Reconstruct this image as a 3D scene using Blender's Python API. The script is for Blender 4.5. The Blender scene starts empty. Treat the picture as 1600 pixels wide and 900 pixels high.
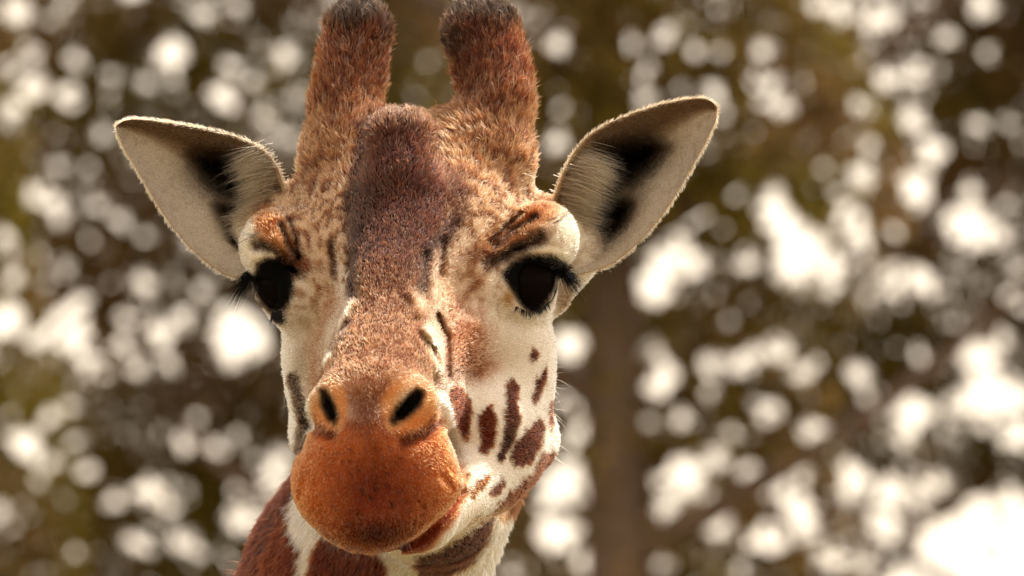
import bpy, math, random
import numpy as np
from mathutils import Vector, Matrix

# ------------------------------------------------------------------ camera, sky, sun, exposure
scene = bpy.context.scene
PITCH = math.radians(8.0)
DIST = 8.0                                   # metres from the lens to the middle of the head
KPX = 0.93 / DIST / 1600.0                   # radians per photo pixel
HEAD = np.array([0.0, 0.0, 3.7])             # world point in the middle of the frame at DIST
FWD = np.array([0.0, math.cos(PITCH), math.sin(PITCH)])
UPV = np.array([0.0, -math.sin(PITCH), math.cos(PITCH)])
RGT = np.array([1.0, 0.0, 0.0])
CAM = HEAD - DIST * FWD
cd = bpy.data.cameras.new('camera')
cam = bpy.data.objects.new('camera', cd)
scene.collection.objects.link(cam)
cam.location = CAM
cam.rotation_euler = (math.radians(90) + PITCH, 0, 0)
cd.sensor_width = 36.0
cd.lens = 36.0 * DIST / 0.93
cd.clip_start = 0.1
cd.clip_end = 6000.0
cd.dof.use_dof = True
cd.dof.focus_distance = DIST - 0.10
cd.dof.aperture_fstop = 9.6
cd.dof.aperture_blades = 0
scene.camera = cam

SUN_EL, SUN_AZ = math.radians(64), math.radians(58)    # azimuth from +Y (behind the animal) towards +X
world = bpy.data.worlds.new('World')
scene.world = world
world.use_nodes = True
nt = world.node_tree
nt.nodes.clear()
w_out = nt.nodes.new('ShaderNodeOutputWorld')
w_bg = nt.nodes.new('ShaderNodeBackground')
sky = nt.nodes.new('ShaderNodeTexSky')
sky.sky_type = 'NISHITA'
sky.sun_disc = False
sky.sun_elevation = SUN_EL
sky.sun_rotation = SUN_AZ
sky.air_density = 2.4
sky.dust_density = 1.0
sky.ozone_density = 1.0
bw = nt.nodes.new('ShaderNodeRGBToBW')                 # thin white cloud: most of the blue is gone
veil = nt.nodes.new('ShaderNodeMixRGB')
veil.inputs[0].default_value = 0.88
tint = nt.nodes.new('ShaderNodeMixRGB')
tint.blend_type = 'MULTIPLY'
tint.inputs[0].default_value = 1.0
tint.inputs[2].default_value = (1.0, 0.845, 0.685, 1)
w_bg.inputs['Strength'].default_value = 0.15
nt.links.new(sky.outputs[0], bw.inputs[0])
nt.links.new(sky.outputs[0], veil.inputs[1])
nt.links.new(bw.outputs[0], veil.inputs[2])
nt.links.new(veil.outputs[0], tint.inputs[1])
nt.links.new(tint.outputs[0], w_bg.inputs[0])
nt.links.new(w_bg.outputs[0], w_out.inputs[0])

sd = bpy.data.lights.new('sun', 'SUN')
sd.energy = 2.5
sd.angle = math.radians(3)
sd.color = (1.0, 0.93, 0.82)
sun = bpy.data.objects.new('sun', sd)
scene.collection.objects.link(sun)
to_sun = Vector((math.sin(SUN_AZ) * math.cos(SUN_EL), math.cos(SUN_AZ) * math.cos(SUN_EL), math.sin(SUN_EL)))
sun.rotation_euler = to_sun.to_track_quat('Z', 'Y').to_euler()
sun.location = (3, 6, 12)

scene.view_settings.view_transform = 'Standard'
scene.view_settings.look = 'None'
scene.view_settings.exposure = 1.0
scene.view_settings.gamma = 1.0
scene.view_settings.use_curve_mapping = False
scene.render.engine = 'CYCLES'
scene.cycles.use_denoising = True
scene.cycles.max_bounces = 8
scene.cycles.transparent_max_bounces = 8
scene.cycles_curves.shape = 'RIBBONS'
scene.cycles_curves.subdivisions = 2

# ------------------------------------------------------------------ helpers
rng = np.random.default_rng(7)

def px_world(px, py, D):
    """photo pixel + distance along the lens axis -> world point(s)"""
    px, py, D = np.broadcast_arrays(np.asarray(px, float), np.asarray(py, float), np.asarray(D, float))
    a = (px - 800) * KPX * D
    b = (450 - py) * KPX * D
    return CAM + D[..., None] * FWD + a[..., None] * RGT + b[..., None] * UPV

# local frame: x right, y away from the lens, z up across the lens axis, origin HEAD
ROT = np.stack([RGT, FWD, UPV])              # rows: local axes in world

def L(px, py, w):
    D = DIST - w
    return np.array([(px - 800) * KPX * D, -w, (450 - py) * KPX * D])

def LW(x, y, z):                             # world -> local
    return ROT @ (np.array([x, y, z], float) - HEAD)

def to_world(p):
    return p @ ROT + HEAD

def to_px(p):
    D = DIST + p[:, 1]
    return 800 + p[:, 0] / (KPX * D), 450 - p[:, 2] / (KPX * D), -p[:, 1]

def s2l(c):
    c = np.asarray(c, float) / 255.0
    return np.where(c <= 0.04045, c / 12.92, ((c + 0.055) / 1.055) ** 2.4)

def value_noise(p, scale, seed=0):
    r = np.random.default_rng(1000 + seed)
    lat = r.random((32, 32, 32)).astype(np.float32)
    q = p * scale + 100.0
    i = np.floor(q).astype(int)
    f = q - i
    f = f * f * (3 - 2 * f)
    out = 0
    for dx in (0, 1):
        for dy in (0, 1):
            for dz in (0, 1):
                wgt = (f[:, 0] if dx else 1 - f[:, 0]) * (f[:, 1] if dy else 1 - f[:, 1]) * (f[:, 2] if dz else 1 - f[:, 2])
                out = out + wgt * lat[(i[:, 0] + dx) % 32, (i[:, 1] + dy) % 32, (i[:, 2] + dz) % 32]
    return out

def fbm(p, scale, seed=0):
    return (value_noise(p, scale, seed) + 0.5 * value_noise(p, scale * 2.1, seed + 1) + 0.25 * value_noise(p, scale * 4.3, seed + 2)) / 1.75

def mesh_obj(name, verts, faces, mat, parent=None, smooth=True, cols=None):
    me = bpy.data.meshes.new(name)
    verts = np.asarray(verts, np.float32)
    faces = np.asarray(faces, np.int32)
    n, k = faces.shape
    me.vertices.add(len(verts))
    me.vertices.foreach_set('co', verts.ravel())
    me.loops.add(n * k)
    me.loops.foreach_set('vertex_index', faces.ravel())
    me.polygons.add(n)
    me.polygons.foreach_set('loop_start', np.arange(0, n * k, k, dtype=np.int32))
    me.polygons.foreach_set('loop_total', np.full(n, k, np.int32))
    me.polygons.foreach_set('use_smooth', np.full(n, smooth))
    if cols is not None:
        a = me.attributes.new('coat', 'FLOAT_COLOR', 'POINT')
        a.data.foreach_set('color', np.c_[cols, np.ones(len(cols))].astype(np.float32).ravel())
    me.update(calc_edges=True)
    me.materials.append(mat)
    o = bpy.data.objects.new(name, me)
    scene.collection.objects.link(o)
    if parent is not None:
        o.parent = parent
    return o

def new_mat(name):
    m = bpy.data.materials.new(name)
    m.use_nodes = True
    t = m.node_tree
    return m, t, t.nodes['Principled BSDF']

def tube(pts, rads, sides=10):
    pts = np.asarray(pts, float)
    n = len(pts)
    V, F = [], []
    for i in range(n):
        t = pts[min(i + 1, n - 1)] - pts[max(i - 1, 0)]
        t /= np.linalg.norm(t) + 1e-9
        a = np.cross(t, [0.31, 0.87, 0.2])
        a /= np.linalg.norm(a)
        b = np.cross(t, a)
        for s in range(sides):
            an = 2 * math.pi * s / sides
            V.append(pts[i] + rads[i] * (math.cos(an) * a + math.sin(an) * b))
    for i in range(n - 1):
        for s in range(sides):
            F.append((i * sides + s, i * sides + (s + 1) % sides, (i + 1) * sides + (s + 1) % sides, (i + 1) * sides + s))
    return np.array(V), np.array(F)

# ------------------------------------------------------------------ ground
gm, t, b = new_mat('dry_grass_ground')
nz = t.nodes.new('ShaderNodeTexNoise'); nz.inputs['Scale'].default_value = 0.9; nz.inputs['Detail'].default_value = 12; nz.inputs['Roughness'].default_value = 0.75
rp = t.nodes.new('ShaderNodeValToRGB')
rp.color_ramp.elements[0].color = (0.05, 0.05, 0.018, 1)
rp.color_ramp.elements[1].color = (0.21, 0.165, 0.085, 1)
tc = t.nodes.new('ShaderNodeTexCoord')
t.links.new(tc.outputs['Object'], nz.inputs['Vector'])
t.links.new(nz.outputs['Fac'], rp.inputs[0]); t.links.new(rp.outputs[0], b.inputs['Base Color'])
b.inputs['Roughness'].default_value = 0.95
gs = np.linspace(-1, 1, 41)
gx, gy = np.meshgrid(np.sign(gs) * np.abs(gs) ** 2.5 * 2500, np.sign(gs) * np.abs(gs) ** 2.5 * 2500)
gz = 0.0 * gx
gv = np.stack([gx, gy, gz], -1).reshape(-1, 3)
gi = np.arange(41 * 41).reshape(41, 41)
gf = np.stack([gi[:-1, :-1], gi[:-1, 1:], gi[1:, 1:], gi[1:, :-1]], -1).reshape(-1, 4)
g = mesh_obj('ground', gv, gf, gm)
g['kind'] = 'structure'
g['label'] = 'dry grassy ground under the giraffe and trees'

# ------------------------------------------------------------------ trees behind
bark, t, b = new_mat('bark')
nz = t.nodes.new('ShaderNodeTexNoise'); nz.inputs['Scale'].default_value = 5; nz.inputs['Detail'].default_value = 8; nz.inputs['Roughness'].default_value = 0.7
rp = t.nodes.new('ShaderNodeValToRGB')
rp.color_ramp.elements[0].color = (0.03, 0.018, 0.012, 1)
rp.color_ramp.elements[1].color = (0.30, 0.20, 0.145, 1)
t.links.new(nz.outputs['Fac'], rp.inputs[0]); t.links.new(rp.outputs[0], b.inputs['Base Color'])
b.inputs['Roughness'].default_value = 0.95

leafm, t, b = new_mat('leaf')
at = t.nodes.new('ShaderNodeAttribute'); at.attribute_name = 'coat'
tr = t.nodes.new('ShaderNodeBsdfTranslucent')
mx = t.nodes.new('ShaderNodeMixShader'); mx.inputs[0].default_value = 0.5
out = [n for n in t.nodes if n.type == 'OUTPUT_MATERIAL'][0]
t.links.new(at.outputs['Color'], b.inputs['Base Color']); t.links.new(at.outputs['Color'], tr.inputs['Color'])
t.links.new(b.outputs[0], mx.inputs[1]); t.links.new(tr.outputs[0], mx.inputs[2]); t.links.new(mx.outputs[0], out.inputs[0])
b.inputs['Roughness'].default_value = 0.7
b.inputs['Specular IOR Level'].default_value = 0.1

# openings in the crowns through which the sky shows: photo pixels x, y, apparent radius
GAPS = np.array([
 (27,15,26),(75,30,20),(105,0,20),(240,8,18),(315,20,22),(375,10,25),(460,40,22),(268,85,34),(270,125,24),(228,128,18),(170,115,22),
 (115,90,25),(50,85,26),(15,110,30),(55,140,31),(110,150,31),(20,170,26),(15,190,25),(360,100,26),(445,90,28),(350,150,36),(395,130,23),
 (415,180,22),(465,145,22),(88,215,20),(155,210,20),(140,265,21),(90,265,23),(55,240,18),(55,305,30),(85,320,23),(148,320,22),(195,350,21),
 (230,370,20),(5,370,25),(20,390,20),(60,390,22),(105,415,22),(20,435,25),(70,440,20),(170,440,20),(225,440,25),(270,440,20),(325,440,25),
 (10,500,42),(60,530,30),(105,510,48),(130,470,26),(135,565,26),(200,500,25),(190,540,26),(215,575,23),(260,570,23),(245,520,32),(285,500,28),
 (225,465,23),(320,470,25),(375,510,52),(360,555,28),(405,540,28),(110,640,20),(75,655,27),(40,695,38),(70,725,26),(10,650,20),(120,685,20),
 (133,735,22),(253,670,22),(290,690,24),(310,650,22),(340,700,28),(375,685,27),(395,720,18),(175,780,26),(240,770,34),(265,795,25),(290,765,22),
 (225,845,34),(285,845,30),(315,865,20),(370,770,23),(375,810,30),(420,735,22),(440,715,22),(430,790,28),(360,880,20),(5,790,24),(20,825,20),
 (48,805,18),(120,865,20),(75,890,22),(60,750,18),(350,850,18),
 (870,70,26),(880,40,17),(878,95,17),(875,135,19),(880,170,20),(868,222,28),(976,25,20),(985,70,26),(1035,55,29),(1010,110,22),(1010,150,26),
 (1085,80,24),(1125,80,20),(1065,140,20),(1120,145,29),(1135,180,22),(1190,80,25),(1185,125,28),(1205,40,20),(1195,165,22),(1085,330,38),
 (1060,370,26),(1040,410,42),(1085,415,32),(1000,440,22),(1150,300,25),(1170,405,28),(1205,330,36),(1130,360,20),
 (1275,8,23),(1310,20,20),(1390,25,25),(1365,30,16),(1435,0,20),(1535,10,31),(1575,8,23),(1480,55,24),(1540,80,23),(1430,110,23),(1465,105,16),
 (1385,120,21),(1203,80,22),(1205,130,26),(1225,165,26),(1255,130,18),(1360,170,18),(1340,165,20),(1265,220,18),(1240,225,18),(1425,185,24),
 (1440,200,22),(1455,238,35),(1430,240,18),(1357,230,26),(1345,275,32),(1290,260,22),(1310,300,26),(1430,290,37),(1440,310,26),(1530,198,26),
 (1580,200,18),(1330,340,38),(1340,370,31),(1390,370,24),(1210,300,25),(1215,340,37),(1250,390,58),(1290,410,37),(1220,430,25),(1515,300,26),
 (1520,355,48),(1490,345,26),(1560,370,25),(1570,315,19),(1440,430,25),(1400,435,20),(1590,420,20),
 (885,540,39),(900,585,22),(890,620,22),(905,670,25),(890,700,20),(880,755,48),(900,770,26),(870,835,42),(900,830,22),(915,875,27),(850,790,25),
 (1025,460,32),(1010,510,15),(1020,555,25),(1028,605,31),(1045,580,25),(1105,570,26),(1105,610,22),(1150,570,30),(1175,560,26),(1140,500,18),
 (1020,660,18),(1065,655,24),(1140,680,25),(1175,640,22),(1070,740,41),(1120,720,30),(1030,750,20),(1040,790,24),(1115,800,41),(1120,830,26),
 (1170,740,28),(1180,840,25),(1160,890,22),(1035,885,19),
 (1250,450,26),(1295,452,22),(1390,452,20),(1450,455,20),(1580,470,33),(1520,465,17),(1215,545,32),(1250,585,25),(1275,565,20),(1340,585,27),
 (1400,545,20),(1440,555,24),(1520,555,36),(1545,560,26),(1570,530,22),(1200,640,31),(1275,680,35),(1420,640,34),(1450,645,25),(1415,680,25),
 (1540,620,49),(1590,620,34),(1500,640,28),(1535,660,22),(1590,680,39),(1335,740,32),(1325,770,25),(1390,765,30),(1460,755,31),(1440,775,22),
 (1215,755,38),(1250,740,26),(1250,795,38),(1255,830,26),(1380,820,38),(1390,855,26),(1205,840,38),(1580,760,22),(1300,870,29),(1350,880,22),
 (1440,830,20),(1500,880,85),(1560,860,95),(1520,810,36),(1600,830,65),(1430,900,42)], float)
gr_ = np.random.default_rng(3)
extra = []                                             # the same kind of openings go on all over the crowns
while len(extra) < 900:
    x, y = gr_.uniform(-1900, 3500), gr_.uniform(-1150, 1750)
    if -20 < x < 1620 and -20 < y < 920:
        continue
    extra.append((x, y, 17 + gr_.exponential(9)))
GAPS = np.vstack([GAPS, np.array(extra)])

def gap_mask(px, py):
    """True where an opening keeps leaves away"""
    cell = 120
    keep = np.zeros(len(px), bool)
    cx, cy = np.floor(px / cell).astype(int), np.floor(py / cell).astype(int)
    key = cx * 1000 + cy
    order = np.argsort(key)
    sk = key[order]
    for (x, y, r) in GAPS:
        rr = (r - 7.8 - 0.05 * max(0, r - 24)) if r < 60 else r - 6
        for ix in range(int((x - rr) // cell), int((x + rr) // cell) + 1):
            for iy in range(int((y - rr) // cell), int((y + rr) // cell) + 1):
                a, b_ = np.searchsorted(sk, [ix * 1000 + iy, ix * 1000 + iy + 1])
                ids = order[a:b_]
                keep[ids] |= np.hypot(px[ids] - x, py[ids] - y) + gr_.normal(0, 4.6, len(ids)) < rr
    return keep

TREES = [  # trunk pixel x (at y 700), distance, trunk radius, lean, label
 (-2250, 35.2, 0.15, -25, 'outermost leafy olive tree of the row on the mane side'),
 (-1350, 36.0, 0.16, 30, 'leafy olive tree second from the row end on the mane side'),
 (-380, 34.5, 0.15, -40, 'leafy olive tree third from the row end on the mane side'),
 (585, 37.5, 0.10, 20, 'slim olive brown tree hidden behind the giraffe head'),
 (962, 33.6, 0.185, -10, 'tree with a bare straight reddish trunk behind the spotted cheek'),
 (1790, 36.5, 0.13, 45, 'open airy tree with sparse browning leaves beside the straight reddish trunk'),
 (2420, 35.0, 0.15, -50, 'leafy olive tree third from the row end on the throat side'),
 (3050, 36.5, 0.16, 20, 'brown green tree second from the row end on the throat side'),
 (3900, 35.4, 0.15, -30, 'outermost brown green tree of the row on the throat side'),
]
N = 860000
px = rng.uniform(-1500, 3100, N); py = rng.uniform(-1150, 1750, N)
NO = 260000                                            # the crowns farther along the row carry larger leaves
side_ = rng.random(NO) < .5
px = np.r_[px, np.where(side_, rng.uniform(-2950, -1500, NO), rng.uniform(3100, 4600, NO))]
py = np.r_[py, rng.uniform(-1150, 1750, NO)]
big = np.r_[np.ones(N), np.full(NO, 1.7)]
N = N + NO
tx = np.array([q[0] for q in TREES])
nse = 150 * (value_noise(np.c_[px, py, 0 * px], 1 / 300.0, 5) - 0.5)
owner = np.argmin(np.abs((px + nse)[:, None] - tx[None, :]), 1)
D = np.array([q[1] for q in TREES])[owner] + rng.normal(0, 0.8, N).clip(-1.9, 2.2)
D += np.where((owner == 4) & (py > 380) & (rng.random(N) < 0.85), 2.4, 0)              # the straight trunk stands clear in front of its lower leaves
# crown outline: rounded top and underside for every tree
mid = np.array([q[0] for q in TREES])[owner]
top = -980 + 260 * value_noise(np.c_[px, 0 * px, 0 * px], 1 / 330.0, 8)
bot = 1450 - 240 * value_noise(np.c_[px, 0 * px, 0 * px + 3], 1 / 270.0, 9)
keep = (py > top) & (py < bot)
inside_f = (px > -350) & (px < 1950) & (py > -350) & (py < 1250)
rim_ = ((px - mid) / 620.0) ** 2 + np.abs((py - 280) / 1330.0) ** 2.4 + 0.7 * (fbm(np.c_[px, py, D * 30], 1 / 240.0, 15) - .5)
keep &= inside_f | (rim_ < 1.0)
dens = fbm(np.c_[px, py, D * 60], 1 / 110.0, 11)
keep &= rng.random(N) < np.clip(0.36 + 2.2 * (dens - 0.34), 0.17, 1)
keep &= ~(gap_mask(px, py) & (rng.random(N) > 0.02))
px, py, D, owner, big = px[keep], py[keep], D[keep], owner[keep], big[keep]
P = px_world(px, py, D)
n = len(P)
ax = rng.normal(size=(n, 3)); ax /= np.linalg.norm(ax, axis=1)[:, None]
bx_ = np.cross(ax, rng.normal(size=(n, 3))); bx_ /= np.linalg.norm(bx_, axis=1)[:, None]
ln = (rng.uniform(0.024, 0.040, n) * big)[:, None]; wd = ln * rng.uniform(0.5, 0.7, n)[:, None]
quad = np.stack([P - ax * ln, P + bx_ * wd, P + ax * ln, P - bx_ * wd], 1)
hue = fbm(np.c_[px, py, D * 40], 1 / 160.0, 21)[:, None]
olive, brown, rust = np.array([0.15, 0.112, 0.014]), np.array([0.185, 0.11, 0.045]), np.array([0.08, 0.055, 0.02])
h2 = np.clip((hue - 0.32) / 0.36, 0, 1)
lc = olive * (1 - h2) + brown * h2
lc = lc * (1 - 0.5 * (rng.random((n, 1)) < 0.35)) + rust * 0.5 * (rng.random((n, 1)) < 0.35)
lc *= rng.uniform(0.9, 1.6, (n, 1))

for ti, (tpx, tD, trad, lean, lab) in enumerate(TREES):
    base = px_world(tpx, 700, tD)
    root = bpy.data.objects.new('leafy_tree', None)
    scene.collection.objects.link(root)
    root.location = (base[0], base[1], 0)
    root['label'] = lab; root['category'] = 'tree'; root['group'] = 'row of trees behind the giraffe'
    off = np.array([base[0], base[1], 0])
    r_ = random.Random(50 + ti)
    ys = np.linspace(0, 1, 12)
    z_top = px_world(tpx, -700, tD)[2]
    pts = [np.array([lean * 0.0025 * (math.sin(q * 3 + ti) + q) * 1.5, 0.15 * math.sin(4 * q + ti), z_top * q]) for q in ys]
    shift = np.interp(base[2], [p[2] for p in pts], [p[0] for p in pts])
    pts = [p - np.array([shift, 0, 0]) for p in pts]
    V, F = tube(pts, [trad * (1.45 - 1.25 * q) if q > 0.05 else trad * 1.8 for q in ys], 12)
    mesh_obj('trunk', V, F, bark, root)
    for li in range(9):
        q = 0.38 + 0.06 * li
        k0 = np.array([np.interp(q, ys, [p[j] for p in pts]) for j in range(3)])
        ang = r_.uniform(-0.5, 0.5) + (math.pi if li % 2 else 0)
        ln_ = r_.uniform(1.3, 2.2) * (1.25 - q * 0.6)
        lp, lr = [], []
        for s in np.linspace(0, 1, 7):
            lp.append(k0 + np.array([math.cos(ang) * ln_ * s, 0.5 * math.sin(ang) * ln_ * s, ln_ * (0.45 * s + 0.25 * s * s)]) + 0.05 * np.array([math.sin(9 * s + li), 0, math.cos(7 * s + li)]) * s)
            lr.append(trad * 0.36 * (1.05 - 0.9 * s))
        V, F = tube(lp, lr, 7)
        mesh_obj('limb', V, F, bark, root)
    sel = owner == ti
    q4 = quad[sel].reshape(-1, 3) - off
    cc = np.repeat(lc[sel], 4, 0)
    mesh_obj('crown', q4, np.arange(len(q4)).reshape(-1, 4), leafm, root, smooth=False, cols=cc)

# ------------------------------------------------------------------ giraffe: implicit body
def seg_dist(p, a, b):
    ba = b - a
    h = np.clip(((p - a) @ ba) / (ba @ ba), 0, 1)
    return np.linalg.norm(p - a - h[:, None] * ba, axis=1), h

PR = []     # (kind, data, k, bounding centre, bounding radius)
def cone(a, b, ra, rb, k=0.02):
    a, b = np.asarray(a, float), np.asarray(b, float)
    PR.append(('cone', (a, b, ra, rb), k, (a + b) / 2, np.linalg.norm(a - b) / 2 + max(ra, rb)))
def chain(pts, k=0.02):
    for (a, ra), (b, rb) in zip(pts[:-1], pts[1:]):
        cone(a, b, ra, rb, k)
def ell(c, r, rot=(0, 0, 0), k=0.02, cut=False):
    R = np.array(Matrix.Rotation(rot[2], 3, 'Z') @ Matrix.Rotation(rot[1], 3, 'Y') @ Matrix.Rotation(rot[0], 3, 'X'))
    PR.append(('cut' if cut else 'ell', (np.asarray(c, float), np.asarray(r, float), R), k, np.asarray(c, float), max(r)))
def slit(a, b, ra, rb, k=0.004):
    a, b = np.asarray(a, float), np.asarray(b, float)
    PR.append(('slit', (a, b, ra, rb), k, (a + b) / 2, np.linalg.norm(a - b) / 2 + max(ra, rb)))
STROKES = []   # relief strokes: photo polyline, width px, height m, nearest/farthest w they act on
def relief(poly, width, height, wmin=-0.03):
    STROKES.append((np.asarray(poly, float), width, height, wmin))

def poly_dist(px, py, poly):
    d = np.full(len(px), 1e9)
    q = np.c_[px, py]
    if len(poly) == 1:
        return np.linalg.norm(q - poly[0], axis=1)
    for a, b in zip(poly[:-1], poly[1:]):
        dd, _ = seg_dist(q, a, b)
        d = np.minimum(d, dd)
    return d

def sdf(p):
    d = np.full(len(p), 0.5)
    for kind, dat, k, c, R in PR:
        m = np.nonzero(((p - c) ** 2).sum(1) < (R + 0.09) ** 2)[0]
        if len(m) == 0:
            continue
        q = p[m]
        if kind in ('cone', 'slit'):
            a, b, ra, rb = dat
            dd, h = seg_dist(q, a, b)
            e = dd - (ra + (rb - ra) * h)
        else:
            cc, r, Rm = dat
            u = (q - cc) @ Rm
            k0 = np.sqrt(((u / r) ** 2).sum(1)); k1 = np.sqrt(((u / (r * r)) ** 2).sum(1)) + 1e-9
            e = k0 * (k0 - 1) / k1
        o = d[m]
        if kind in ('cut', 'slit'):
            e = -e
            h = np.clip(0.5 - 0.5 * (o - e) / k, 0, 1)
            d[m] = o + (e - o) * h + k * h * (1 - h)
        else:
            h = np.clip(0.5 + 0.5 * (o - e) / k, 0, 1)
            d[m] = o + (e - o) * h - k * h * (1 - h)
    near = np.nonzero((np.abs(d) < 0.05) & (p[:, 2] > -0.33))[0]
    if len(near):
        x, y, w = to_px(p[near])
        add = np.zeros(len(near))
        for poly, wd, hg, wm in STROKES:
            lo, hi = poly.min(0) - 3 * wd, poly.max(0) + 3 * wd
            s = np.nonzero((x > lo[0]) & (x < hi[0]) & (y > lo[1]) & (y < hi[1]) & (w > wm - 0.02))[0]
            if len(s):
                add[s] += hg * np.exp(-(poly_dist(x[s], y[s], poly) / wd) ** 2) * np.clip((w[s] - wm + 0.02) / 0.03, 0, 1)
        d[near] -= add
    return d

# --- neck, trunk, legs (behind and below the frame)
nk = [(L(648, 360, -.12), .085), (L(668, 520, -.20), .100), (L(668, 690, -.235), .094), (L(616, 820, -.25), .093), (L(562, 905, -.26), .100),
      (LW(-0.36, 0.36, 2.95), .125), (LW(-0.62, 0.45, 2.45), .155), (LW(-0.85, 0.5, 2.05), .20), (LW(-1.05, 0.52, 1.78), .25)]
chain(nk, .03)
ell(LW(-1.25, 0.52, 1.66), (.42, .26, .36), k=.1)
ell(LW(-1.75, 0.52, 1.60), (.60, .30, .34), k=.1)
ell(LW(-2.2, 0.52, 1.58), (.32, .25, .32), k=.1)
for sy in (-1, 1):
    y0 = 0.52 + sy * 0.15
    chain([(LW(-1.12, y0, 1.5), .13), (LW(-1.08, y0, 1.15), .085), (LW(-1.1, y0, 0.78), .058), (LW(-1.1, y0, 0.70), .06), (LW(-1.1, y0, 0.2), .036), (LW(-1.09, y0, 0.13), .046), (LW(-1.06, y0, 0.05), .05)], .04)
    chain([(LW(-2.2, y0, 1.45), .17), (LW(-2.16, y0, 1.08), .10), (LW(-2.33, y0, 0.74), .055), (LW(-2.31, y0, 0.66), .052), (LW(-2.27, y0, 0.2), .036), (LW(-2.25, y0, 0.13), .046), (LW(-2.22, y0, 0.05), .05)], .04)
    ell(LW(-1.05, y0, 0.045), (.07, .055, .05), k=.02)
    ell(LW(-2.21, y0, 0.045), (.07, .055, .05), k=.02)
chain([(LW(-2.46, .52, 1.75), .04), (LW(-2.56, .52, 1.4), .02), (LW(-2.56, .52, 0.95), .012)], .04)

# --- skull
ell(L(648, 345, -.035), (.108, .105, .092), k=.02)
ell(L(640, 405, .025), (.105, .078, .085), k=.03)                    # face between the eyes
ell(L(652, 520, -.02), (.112, .11, .115), k=.03)                    # cheeks
chain([(L(632, 330, .055), .048), (L(606, 470, .165), .037), (L(592, 585, .246), .042), (L(583, 640, .285), .052)], .02)   # nose bridge
cone(L(645, 470, .03), L(604, 680, .20), .083, .052, .025)          # sides of the snout
ell(L(800, 600, -.02), (.038, .075, .085), rot=(0, .05, 0), k=.03)    # throat-side cheek muscle
ell(L(506, 578, -.03), (.035, .075, .070), k=.03)
cone(L(826, 690, -.045), L(640, 805, .20), .028, .030, .02)         # jaws
cone(L(500, 680, -.06), L(575, 800, .20), .028, .028, .02)
ell(L(660, 690, .0), (.085, .10, .055), rot=(-.5, 0, 0), k=.03)
ell(L(733, 700, .03), (.06, .09, .055), rot=(-.4, 0, .2), k=.03)
ell(L(672, 800, -.12), (.066, .10, .05), k=.04)                     # throat
# --- muzzle
ell(L(589, 748, .278), (.0725, .060, .0555), rot=(0, -.10, 0), k=.02)
ell(L(537, 750, .292), (.040, .056, .046), rot=(0, .12, .25), k=.014)
ell(L(642, 742, .292), (.042, .056, .046), rot=(0, -.3, -.25), k=.014)
ell(L(590, 803, .29), (.047, .056, .034), rot=(0, -.20, 0), k=.015)
ell(L(585, 690, .285), (.060, .065, .045), k=.02)
cone(L(577, 826, .262), L(656, 811, .232), .0258, .0285, .006)        # lower lip and chin
cone(L(668, 800, .215), L(760, 745, .05), .026, .03, .02)
# nostril wings
ell(L(513, 631, .306), (.0190, .024, .0275), rot=(0, .25, 0), k=.009)
ell(L(640, 633, .312), (.0265, .024, .0255), rot=(0, -.55, 0), k=.009)
slit(L(503, 614, .343), L(522, 654, .343), .0085, .0075, .008)
slit(L(506, 614, .327), L(522, 655, .325), .0038, .0048, .003)
slit(L(509, 620, .308), L(520, 650, .308), .0068, .0068, .003)
slit(L(648, 618, .351), L(622, 652, .351), .0105, .0095, .008)
slit(L(653, 616, .331), L(620, 656, .331), .0048, .0054, .003)
slit(L(647, 622, .313), L(626, 650, .313), .0078, .0078, .003)
# --- horn bases, horns and the forehead knob
chain([(L(545, 330, -.02), .050), (L(532, 255, -.02), .0335), (L(540, 160, -.035), .0262), (L(548, 112, -.05), .0262), (L(559, 50, -.06), .0290)], .018)
chain([(L(735, 330, -.02), .050), (L(764, 250, -.02), .0375), (L(776, 160, -.035), .0285), (L(770, 112, -.05), .0285), (L(753, 54, -.06), .0340)], .018)
chain([(L(622, 224, .070), .0275), (L(627, 290, .084), .031), (L(622, 365, .100), .035), (L(610, 450, .150), .036)], .014)
cone(L(566, 236, -.015), L(590, 300, .01), .034, .036, .03)
cone(L(716, 236, -.015), L(690, 300, .01), .034, .036, .03)
ell(L(626, 205, .055), (.031, .03, .021), k=.012)
# --- brows and orbits
ell(L(430, 382, .022), (.0315, .042, .034), rot=(0, .5, 0), k=.016)
ell(L(849, 371, .032), (.0315, .042, .033), rot=(0, -.5, 0), k=.016)
ell(L(456, 452, .012), (.030, .040, .034), k=.02)
ell(L(818, 448, .020), (.030, .040, .034), k=.02)
EYE_L = (L(441, 446, .022), .0245)
EYE_R = (L(829, 443, .038), .0250)
ell(EYE_L[0], (.0245,) * 3, k=.006, cut=True)
ell(EYE_R[0], (.0250,) * 3, k=.006, cut=True)
def on_eye(eye, x, y, lift, side):
    c, r = eye
    cx, cy, cw = to_px(c[None, :])
    dx, dz = (x - cx[0]) * KPX * DIST, (cy[0] - y) * KPX * DIST
    hh = math.sqrt(max(0.0, r * r - dx * dx - dz * dz))
    n_ = np.array([dx, -hh, dz]); n_ /= np.linalg.norm(n_)
    return c + n_ * (r + lift)
def lid(eye, pts, rad, k=.005):
    q = [on_eye(eye, x, y, -0.001, 0) for x, y in pts]
    for a, b in zip(q[:-1], q[1:]):
        cone(a, b, rad, rad, k)
lid(EYE_L, [(399, 428), (408, 412), (425, 407), (443, 416), (456, 434), (461, 452)], .0058)
lid(EYE_L, [(399, 446), (405, 465), (418, 480), (434, 488), (448, 478), (460, 458)], .0032)
lid(EYE_R, [(790, 436), (802, 415), (826, 404), (850, 404), (867, 415), (871, 430)], .0060)
lid(EYE_R, [(790, 440), (802, 464), (820, 481), (840, 480), (858, 463), (869, 438)], .0034)
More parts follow.
